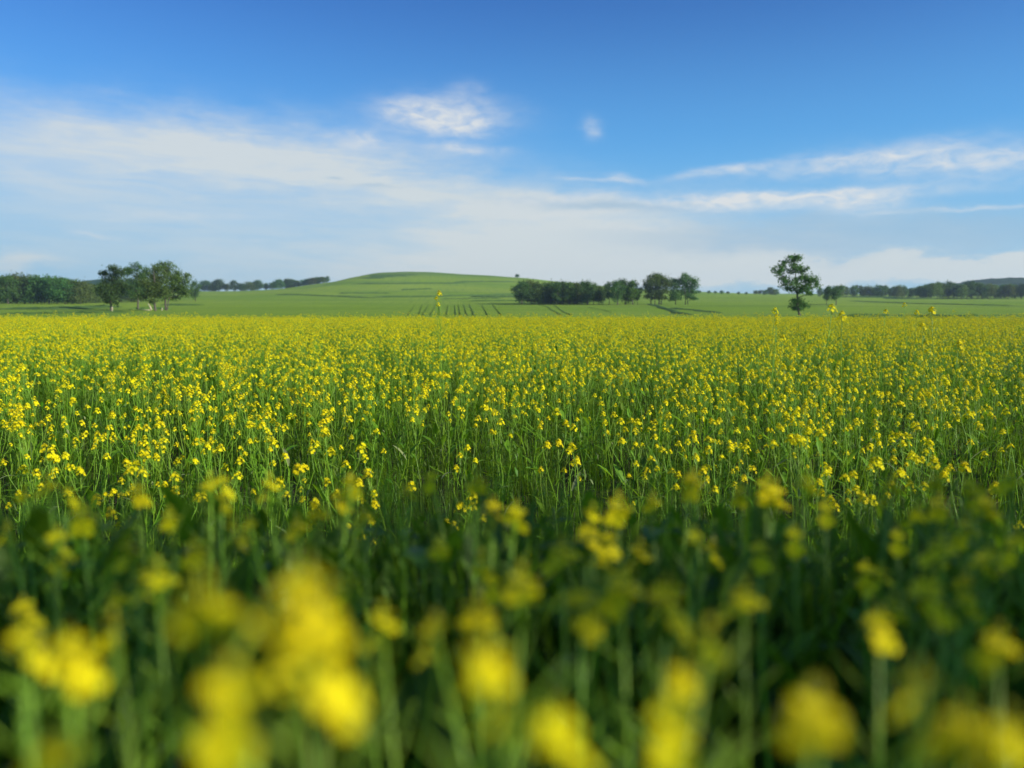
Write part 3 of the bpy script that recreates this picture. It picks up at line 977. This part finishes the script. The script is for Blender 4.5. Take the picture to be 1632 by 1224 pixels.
def plant_proto(seed, n_br, sparse=False):
    """unit plant about 1 m high; returns stem MeshBuilder, head matrices, leaf matrices, tip"""
    r = random.Random(seed)
    mb = MB()
    lx, ly = r.uniform(-.10, .10), r.uniform(-.08, .08)
    ctrl = []
    for i in range(9):
        t = i / 8
        ctrl.append(Vector((lx * t ** 1.6 + .012 * math.sin(i * 1.7 + seed), ly * t ** 1.6 + .012 * math.cos(i * 1.3 + seed), t * 0.955)))
    mb.tube(ctrl, [.0046 * (1 - .68 * i / 8) for i in range(9)], 5)
    heads, leaves = [], []
    tip = ctrl[-1]
    heads.append((dir_matrix(tip, ctrl[-1] - ctrl[-2] + Vector((0, 0, .05)), r.uniform(0, 6), r.uniform(.95, 1.15)), N_HEAD + r.randrange(3) if sparse else r.randrange(N_HEAD)))

    def pods(a, b_, n):
        for k in range(n):
            q = a.lerp(b_, k / max(1, n))
            an = k * 2.4 + r.uniform(0, 1)
            d = Vector((math.cos(an), math.sin(an), .75)).normalized()
            e = q + d * .014
            mb.tube([q, e, e + d * r.uniform(.012, .028) + Vector((0, 0, .006))], [.0006, .0013, .0005], 3)
    pods(ctrl[-1].lerp(ctrl[-2], .9), ctrl[-1], 8)
    for k in range(n_br):
        t = r.uniform(.42, .84)
        i = int(t * 8)
        q = ctrl[i].lerp(ctrl[i + 1], t * 8 - i)
        an = k * 2.4 + r.uniform(-.6, .6) + seed
        up = r.uniform(.86, 1.0) if k < 2 else r.uniform(.68, .92)
        rise = max(.07, up * .955 - q.z)
        spread = r.uniform(.045, .13)
        e = q + Vector((math.cos(an) * spread, math.sin(an) * spread, rise))
        m1 = q + Vector((math.cos(an) * spread * .55, math.sin(an) * spread * .55, rise * .35))
        m2 = q + Vector((math.cos(an) * spread * .9, math.sin(an) * spread * .9, rise * .7))
        mb.tube([q, m1, m2, e], [.0026, .0022, .0018, .0014], 4)
        heads.append((dir_matrix(e, e - m2 + Vector((0, 0, .03)), r.uniform(0, 6), r.uniform(.7, 1.1)), r.randrange(N_HEAD)))
        pods(m2, e, 5)
        M = Matrix.Translation(q) @ Matrix.Rotation(an + r.uniform(-.3, .3), 4, 'Z') @ Matrix.Rotation(-R(r.uniform(20, 60)), 4, 'Y') @ Matrix.Scale(r.uniform(.04, .085), 4)
        leaves.append((M, r.randrange(4)))
    for k in range(5):
        t = .12 + .5 * k / 5 + r.uniform(-.04, .04)
        i = int(t * 8)
        q = ctrl[i].lerp(ctrl[i + 1], t * 8 - i)
        an = k * 2.2 + r.uniform(-.5, .5) + seed * 1.3
        M = Matrix.Translation(q) @ Matrix.Rotation(an, 4, 'Z') @ Matrix.Rotation(-R(r.uniform(5, 50)), 4, 'Y') @ Matrix.Scale(r.uniform(.09, .19), 4)
        leaves.append((M, r.randrange(N_LEAF)))
    return mb, heads, leaves, tip


PLANTS = [plant_proto(700 + i, [2, 3, 4, 3, 1, 5, 3, 4, 0, 3, 2, 4, 3, 5][i]) for i in range(N_PLANT)]
PLANTS += [plant_proto(740 + i, 0, True) for i in range(4)] + [plant_proto(760 + i, i) for i in range(2)]       # young single-headed plants with few open flowers
STEM_ME = [p[0].mesh('stem', [M_STEM]) for p in PLANTS]


def place_plant(x, y, s, rot, p, label, group, tilt=(0, 0), head_scale=1.0, hz=None, zscale=1.0, sink=0.0):
    root = empty('rapeseed_plant', (x, y, T(x, y) - sink))
    root.scale = (s, s, s * zscale)
    root.rotation_euler = (tilt[0], tilt[1], rot)
    obj('stem', STEM_ME[p], root)
    for M, k in PLANTS[p][1]:
        o = obj('flower_head', HEAD_ME[k], root)
        o.matrix_local = M @ Matrix.Scale(head_scale, 4) @ Matrix.Diagonal((1, 1, 1 / zscale, 1))
    for j, (M, k) in enumerate(PLANTS[p][2] if zscale < 1.3 else PLANTS[p][2][-2:]):
        pale = (j == 4 and p % 4 == 0)
        o = obj('leaf', PALE_ME[k % 4] if pale else LEAF_ME[k], root)
        o.matrix_local = M @ Matrix.Scale(0.5 if zscale > 1.15 else 1.0, 4)
        if pale:
            o['label'] = 'pale withered leaf'
    tag(root, label, 'rapeseed plant', group)
    return root


def plant_with_head_at(P, p, rot, label, group=None, head_scale=1.0, head=0):
    """stand a plant so that one of its heads is at the world point P"""
    hp = PLANTS[p][1][head][0].translation
    z = P.z - (0.008 if 14 <= p <= 17 else 0.02 * head_scale) - T(P.x, P.y)
    zs = z / hp.z
    s = 0.85 if zs > 1.3 else min(1.25, max(0.75, zs))
    c, sn = math.cos(rot), math.sin(rot)
    x = P.x - (hp.x * c - hp.y * sn) * s
    y = P.y - (hp.x * sn + hp.y * c) * s
    return place_plant(x, y, s, rot, p, label, group, (0, 0), head_scale / s, None, zs / s)


N_IND = 0
TAKEN = []
big = [
    (420, 1030, .25, 14, 0.6, 'blurred yellow bloom in the middle of the big bottom-left flower group', 1.08),
    (325, 990, .27, 15, 2.1, 'blurred yellow bloom at the left end of the big bottom-left flower group', 1.02),
    (485, 965, .25, 17, 3.3, 'brightest blurred yellow bloom, topmost of the big bottom-left flower group', 1.08),
    (500, 1065, .24, 16, 4.6, 'blurred yellow bloom at the right side of the big bottom-left flower group', 1.12),
    (380, 1125, .24, 14, 5.5, 'large blurred yellow bloom, lowest of the big bottom-left flower group', 1.15),
    (775, 1070, .26, 16, 1.2, 'large blurred yellow bloom, upper one of the pair at the bottom centre', 0.93),
    (800, 1150, .26, 14, 2.8, 'large blurred yellow bloom at the bottom centre, under the upper one', 0.93),
    (885, 1175, .25, 17, 4.2, 'blurred yellow bloom at the bottom edge just right of the bottom-centre pair', 0.91),
    (1295, 1165, .25, 15, 0.3, 'blurred yellow bloom alone at the bottom edge, well right of the centre', 0.93),
    (1470, 1110, .27, 14, 3.0, 'large blurred yellow bloom near the bottom right corner', 0.88),
    (1530, 1165, .26, 17, 0.5, 'dim blurred yellow bloom between the corner bloom and the large bottom-right one', 0.88),
    (1605, 1190, .25, 16, 1.0, 'blurred yellow bloom cut by the bottom right corner', 0.88),
    (40, 1030, .36, 16, 5.0, 'blurred yellow bloom cut by the left edge near the bottom', 0.87),
    (110, 1050, .33, 15, 5.0, 'tall oval blurred bloom beside the one cut by the left edge', 0.87),
    (85, 1190, .27, 17, 2.0, 'dim blurred yellow bloom in the bottom left corner', 0.84),
    (1125, 1025, .36, 14, 1.9, 'blurred yellow bloom right of the bottom centre, above a dimmer one', 0.88),
    (1085, 1090, .34, 16, 0.7, 'dim blurred bloom just under the bright one right of the bottom centre', 0.87),
    (1065, 1160, .30, 15, 3.9, 'dim blurred bloom at the bottom, between the centre pair and the lone bloom', 0.84),
    (700, 467, 6.6, 12, 0.0, 'very tall thin rapeseed stalk standing far above the field in front of the hill', 1.05),
    (1326, 490, 3.4, 8, 2.2, 'tall rapeseed plant with big heads rising above the field right of the lone tree', 0.78),
    (1342, 502, 3.3, 8, 0.9, 'tall rapeseed plant with one big head beside the tallest pair right of the lone tree', 0.86),
    (1485, 494, 4.2, 6, 1.4, 'tall rapeseed plant rising above the field before the far right wood', 0.94),
    (1235, 495, 6.0, 2, 0.0, 'tall rapeseed plant rising above the field just left of the lone tree', 1.01),
    (1441, 485, 7.8, 8, 0.0, 'slim single-headed rapeseed stalk, highest above the field at the right', 0.94),
    (1412, 496, 7.0, 8, 2.0, 'slim single-headed rapeseed stalk left of the highest right-hand stalk', 0.94),
    (1461, 497, 7.0, 8, 4.0, 'slim single-headed rapeseed stalk right of the highest right-hand stalk', 0.94),
]
for (u, v, d, p, rot, lab, hs) in big:
    plant_with_head_at(pt(u, v, d), p, rot, lab, None, hs)
    N_IND += 1
GF = 'blurred flowering plants of the shaded foreground'
LF = 'small out-of-focus flowering rapeseed plant in the dark shaded foreground'
small = [(700, 1020, .45), (830, 950, .5), (610, 1000, .5), (700, 880, .75), (765, 905, .8), (895, 890, .7), (970, 865, .8), (310, 880, .75), (365, 855, .9),
         (250, 930, .6), (90, 870, .9), (220, 790, 1.3), (1130, 885, .85), (990, 945, .55), (1060, 970, .5), (1400, 1000, .5), (1530, 960, .55), (1475, 960, .55),
         (1540, 850, 1.0), (1580, 820, 1.1), (1430, 860, 1.0), (1610, 770, 1.5), (1100, 770, 1.4), (1410, 800, 1.2), (40, 785, 1.4), (130, 830, 1.0), (925, 975, .55),
         (1590, 1030, .45), (15, 850, 1.0), (335, 775, 1.5), (430, 780, 1.5), (560, 775, 1.6), (690, 765, 1.7), (540, 800, 1.3), (820, 830, 1.0), (1040, 800, 1.3),
         (1315, 815, 1.15), (1490, 770, 1.6), (1460, 825, 1.1), (650, 785, 1.4), (1625, 880, .9), (1185, 960, .55), (1020, 890, .8), (1180, 790, 1.3), (560, 945, .6),
         (960, 900, .8), (1565, 900, .8), (475, 840, 1.0), (185, 1010, .45), (760, 990, .5)]
_r = random.Random(5)
for _i in range(44):          # more small heads scattered through the shaded strip
    _v = 775 + 210 * _r.random() ** 1.4
    small.append((_r.uniform(0, 1632), _v, 1.15 - (_v - 775) / 210 * .5))
for i, (u, v, d) in enumerate(small):
    d = d * 0.84 if d > .85 else d
    d = min(d, .86) if v > 805 else min(d, 1.0)
    p = 14 + i % 4
    plant_with_head_at(pt(u, v, d), p, random.uniform(0, 6.28), LF, GF, random.uniform(1.0, 1.25) if d < .48 else random.uniform(.95, 1.3))
    N_IND += 1

# random field plants: jittered grid, nearest visible ones are things, the rest one stuff object
DENS = 19.0
step = 1 / math.sqrt(DENS)
Y0, Y1 = -1.6, 51.0
cand = []
for iy in range(int((Y1 - Y0) / step)):
    yb = Y0 + iy * step
    half = 0.70 * max(yb, 0) + 3.4
    nxx = int(2 * half / step)
    xx = -half + np.arange(nxx) * step + rng.uniform(-.5, .5, nxx) * step * 1.3
    yy = yb + rng.uniform(-.5, .5, nxx) * step * 1.3
    cand.append(np.stack([xx, yy], 1))
cand = np.concatenate(cand)
cand = cand[(cand[:, 1] < Y1)]
# natural patchiness
patch = np.sin(cand[:, 0] * 1.9 + 1.3 * np.sin(cand[:, 1] * 1.1)) * np.sin(cand[:, 1] * 1.6 + 0.7) + 0.5 * np.sin(cand[:, 0] * 4.3 + cand[:, 1] * 3.1)
keep = rng.random(len(cand)) < np.clip(0.78 + 0.42 * patch, 0.22, 1) * np.where(np.abs(cand[:, 0]) < 0.66 * cand[:, 1] + 0.2, np.clip(0.2 + 0.13 * cand[:, 1], 0.5, 1), 1.0)
cand = cand[keep]
near = np.hypot(cand[:, 0], cand[:, 1]) < 0.55
inview_close = (np.abs(cand[:, 0]) < 0.66 * cand[:, 1] + 0.25) & (cand[:, 1] > -0.2) & (cand[:, 1] < 2.35)
cand = cand[~near & ~inview_close]
hgt = np.clip(rng.normal(0.79, 0.065, len(cand)), 0.58, 0.96)
tall = rng.random(len(cand)) < 0.02
hgt = np.where(tall, hgt + rng.uniform(.06, .22, len(cand)), hgt)
hgt = np.where((cand[:, 1] > 30) & (rng.random(len(cand)) < .05), hgt + rng.uniform(.05, .30, len(cand)), hgt)
rot = rng.uniform(0, 6.283, len(cand))
pid = rng.integers(0, N_PLANT, len(cand))
tx, ty = rng.normal(0, 0.07, len(cand)), rng.normal(0, 0.07, len(cand))
view = (np.abs(cand[:, 0]) < 0.645 * cand[:, 1] + 0.06) & (cand[:, 1] >= 2.3)
order = np.argsort(np.where(view, cand[:, 1], 1e9))
n_more = 299 - N_IND
ind = order[:n_more]
GS = 'flowering plants of the first sunlit rows beyond the dark foreground'
LS = 'sharp sunlit yellow-flowered rapeseed plant among the first rows beyond the dark foreground'
for i in ind:
    x, y = cand[i]
    place_plant(x, y, float(hgt[i]), float(rot[i]), int(pid[i]), LS, GS, (float(tx[i]), float(ty[i])), 1.08)
rest = np.setdiff1d(np.arange(len(cand)), ind)


# ------------------------------------------------------------------ scattered stuff (geometry nodes instances)
def scatter(name, pts, rots, scales, ids, protos):
    """one object: a point cloud mesh with an Instance on Points modifier over prototype meshes"""
    coll = bpy.data.collections.new(name + ' prototypes')      # never linked into the scene
    for i, pm in enumerate(protos):
        o = bpy.data.objects.new('%s prototype %02d' % (name, i), pm)
        coll.objects.link(o)
    me = bpy.data.meshes.new(name)
    me.from_pydata(pts.tolist(), [], [])
    for nm, typ, dat in (('rot', 'FLOAT_VECTOR', rots), ('scl', 'FLOAT_VECTOR', scales), ('pid', 'INT', ids)):
        a = me.attributes.new(nm, typ, 'POINT')
        a.data.foreach_set('vector' if typ == 'FLOAT_VECTOR' else 'value', np.ascontiguousarray(dat).ravel())
    for m in protos[0].materials:
        me.materials.append(m)
    ob = obj(name, me)
    ng = bpy.data.node_groups.new(name, 'GeometryNodeTree')
    ng.interface.new_socket('Geometry', in_out='INPUT', socket_type='NodeSocketGeometry')
    ng.interface.new_socket('Geometry', in_out='OUTPUT', socket_type='NodeSocketGeometry')
    N, L = ng.nodes, ng.links
    gi, go = N.new('NodeGroupInput'), N.new('NodeGroupOutput')
    ci = N.new('GeometryNodeCollectionInfo')
    ci.inputs['Collection'].default_value = coll
    ci.inputs['Separate Children'].default_value = True
    ci.inputs['Reset Children'].default_value = True
    ip = N.new('GeometryNodeInstanceOnPoints')
    ip.inputs['Pick Instance'].default_value = True

    def attr(nm, typ):
        a = N.new('GeometryNodeInputNamedAttribute')
        a.data_type = typ
        a.inputs['Name'].default_value = nm
        return a.outputs['Attribute']
    L.new(gi.outputs[0], ip.inputs['Points'])
    L.new(ci.outputs[0], ip.inputs['Instance'])
    L.new(attr('pid', 'INT'), ip.inputs['Instance Index'])
    e2r = N.new('FunctionNodeEulerToRotation')
    L.new(attr('rot', 'FLOAT_VECTOR'), e2r.inputs[0])
    L.new(e2r.outputs[0], ip.inputs['Rotation'])
    L.new(attr('scl', 'FLOAT_VECTOR'), ip.inputs['Scale'])
    L.new(ip.outputs[0], go.inputs[0])
    md = ob.modifiers.new('scatter', 'NODES')
    md.node_group = ng
    return ob


full = []
for i in range(N_PLANT):
    sm, hs, ls, tip = PLANTS[i]
    mb = MB()
    mb.add_mb(sm, None, {0: 2})
    for M, kk in hs:
        mb.add_mb(HEADS[kk], M @ Matrix.Scale(1.08, 4))
    for M, kk in ls:
        mb.add_mb(LEAVES[kk], M, {0: 3})
    full.append(mb.mesh('rapeseed_field', [M_PETAL, M_BUD, M_STEM, M_LEAF]))
xy = cand[rest]
pts = np.concatenate([xy, terr(xy[:, 0], xy[:, 1])[:, None]], 1)
rots = np.stack([tx[rest], ty[rest], rot[rest]], 1)
sc = np.repeat(hgt[rest][:, None], 3, 1)
fld = scatter('rapeseed_field', pts, rots, sc, pid[rest].astype(np.int32), full)
tag(fld, 'wide field of yellow rapeseed in bloom stretching back to the green farmland', 'crop field', None, 'stuff')


# leafy undergrowth between the flowering stems
def tuft(seed, n, hmin, hmax, spread, leafy=0):
    r = random.Random(seed)
    mb = MB()
    for i in range(n):
        x, y = r.gauss(0, spread), r.gauss(0, spread)
        h = r.uniform(hmin, hmax)
        an = r.uniform(0, 6.28)
        lean = r.uniform(.02, .22) * h
        w = r.uniform(.0016, .0036)
        if r.random() < .16:
            w *= 1.9
        d = Vector((math.cos(an), math.sin(an), 0))
        sd_ = Vector((-d.y, d.x, 0))
        vs = []
        nseg = 4
        bend = r.uniform(0, .35) if r.random() < .5 else 0
        for k in range(nseg + 1):
            t = k / nseg
            c = Vector((x, y, 0)) + d * (lean * t * t + bend * h * max(0, t - .6)) + Vector((0, 0, h * t - bend * h * max(0, t - .7) * .8))
            ww = w * (1 - .75 * t)
            vs += [c - sd_ * ww, c + sd_ * ww]
        mb.add(vs, [(2 * k, 2 * k + 1, 2 * k + 3, 2 * k + 2) for k in range(nseg)], 1 if r.random() < .012 else 0)
        if r.random() < .55:      # a small stem leaf
            q = Vector((x, y, h * r.uniform(.3, .85))) + d * lean * .4
            M = Matrix.Translation(q) @ Matrix.Rotation(r.uniform(0, 6.28), 4, 'Z') @ Matrix.Rotation(-R(r.uniform(0, 60)), 4, 'Y') @ Matrix.Scale(r.uniform(.05, .13), 4)
            mb.add_mb(LEAVES[r.randrange(N_LEAF)], M, {0: 1 if r.random() < .03 else 0})
    for i in range(leafy):        # broad crop leaves on their own stalks
        an, h = r.uniform(0, 6.28), hmax * r.uniform(.35, .92)
        q = Vector((r.gauss(0, spread), r.gauss(0, spread), h))
        mb.tube([(q.x * .6, q.y * .6, 0), (q.x * .9, q.y * .9, h * .6), q], [.003, .0025, .0015], 4)
        M = Matrix.Translation(q) @ Matrix.Rotation(an, 4, 'Z') @ Matrix.Rotation(-R(r.uniform(-15, 60)), 4, 'Y') @ Matrix.Scale(r.uniform(.05, .12), 4)
        mb.add_mb(LEAVES[r.choice((1, 3, 4, 5))], M, {0: 1 if r.random() < .05 else 0})
    return mb.mesh('undergrowth', [M_BLADE, M_PALE])


TUFTS = [tuft(900 + i, 26, .30, .86, .09) for i in range(6)] + [tuft(930 + i, 9, .30, .84, .08, 14) for i in range(3)]


def points_band(y0, y1, dens, slope=.70, marg=3.0):
    area_x = slope * max(y1, 0) + marg
    n = int(dens * 2 * area_x * (y1 - y0))
    p = np.stack([rng.uniform(-area_x, area_x, n), rng.uniform(y0, y1, n)], 1)
    return p[np.abs(p[:, 0]) < slope * np.maximum(p[:, 1], 0) + marg]


p = np.concatenate([points_band(-1.5, 3, 34, .7, 2.2), points_band(3, 7, 26, .7, 2.0), points_band(7, 15, 17, .7, 2), points_band(15, 51, 8, .7, 2)])
inside = (np.abs(p[:, 0]) < .72 * np.maximum(p[:, 1], 0) + .3) & (p[:, 1] > -.4)
p = p[~(inside & (p[:, 1] < 1.5))]
s = rng.uniform(.29, .60, len(p)) + np.clip((p[:, 1] - 4) * .035, 0, .23)
# thick growth on the bank right below the camera
q = np.stack([rng.uniform(-1.35, 1.35, 800), rng.uniform(.50, 1.42, 800)], 1)
q = q[np.abs(q[:, 0]) < .72 * q[:, 1] + .2]
qb = np.stack([rng.uniform(-1.35, 1.35, 900), rng.uniform(.95, 1.45, 900)], 1)
q = np.concatenate([q, qb[np.abs(qb[:, 0]) < .72 * qb[:, 1] + .2]])
line = EYE - 0.228 * q[:, 1]
top = np.where(q[:, 1] > .9, line + .012 - np.abs(rng.normal(0, .055, len(q))), np.minimum(rng.uniform(.66, 1.08, len(q)), line - .04))
p = np.concatenate([p, q])
s = np.concatenate([s, (top - 0.2) / .86])
n = len(p)
ok = np.hypot(p[:, 0], p[:, 1]) > 0.33
p, s, n = p[ok], s[ok], int(ok.sum())
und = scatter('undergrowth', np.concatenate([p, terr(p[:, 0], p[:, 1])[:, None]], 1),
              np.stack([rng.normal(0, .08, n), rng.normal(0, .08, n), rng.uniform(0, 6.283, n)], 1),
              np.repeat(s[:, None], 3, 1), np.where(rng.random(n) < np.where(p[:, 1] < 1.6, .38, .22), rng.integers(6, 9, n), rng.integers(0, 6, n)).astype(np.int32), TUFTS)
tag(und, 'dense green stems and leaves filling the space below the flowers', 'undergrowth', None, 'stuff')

# ------------------------------------------------------------------ haze
mb = MB()
hx, ya, yb, za, zb = 1170, -45, 1520, -60.0, 62.0
za = float(GZ.min()) - 5.0
vs = [(-hx, ya, za), (hx, ya, za), (hx, yb, za), (-hx, yb, za), (-hx, ya, zb), (hx, ya, zb), (hx, yb, zb), (-hx, yb, zb)]
mb.add(vs, [(0, 3, 2, 1), (4, 5, 6, 7), (0, 1, 5, 4), (1, 2, 6, 5), (2, 3, 7, 6), (3, 0, 4, 7)])
hm, b = new_mat('haze air')
pv = b.n('ShaderNodeVolumePrincipled')
pv.inputs['Color'].default_value = (0.62, 0.82, 1.0, 1)
pv.inputs['Density'].default_value = 0.00020
pv.inputs['Anisotropy'].default_value = 0.2
out = b.n('ShaderNodeOutputMaterial')
b.put(out.inputs['Volume'], pv.outputs[0])
tag(obj('haze', mb.mesh('haze', [hm], False)), kind='stuff')
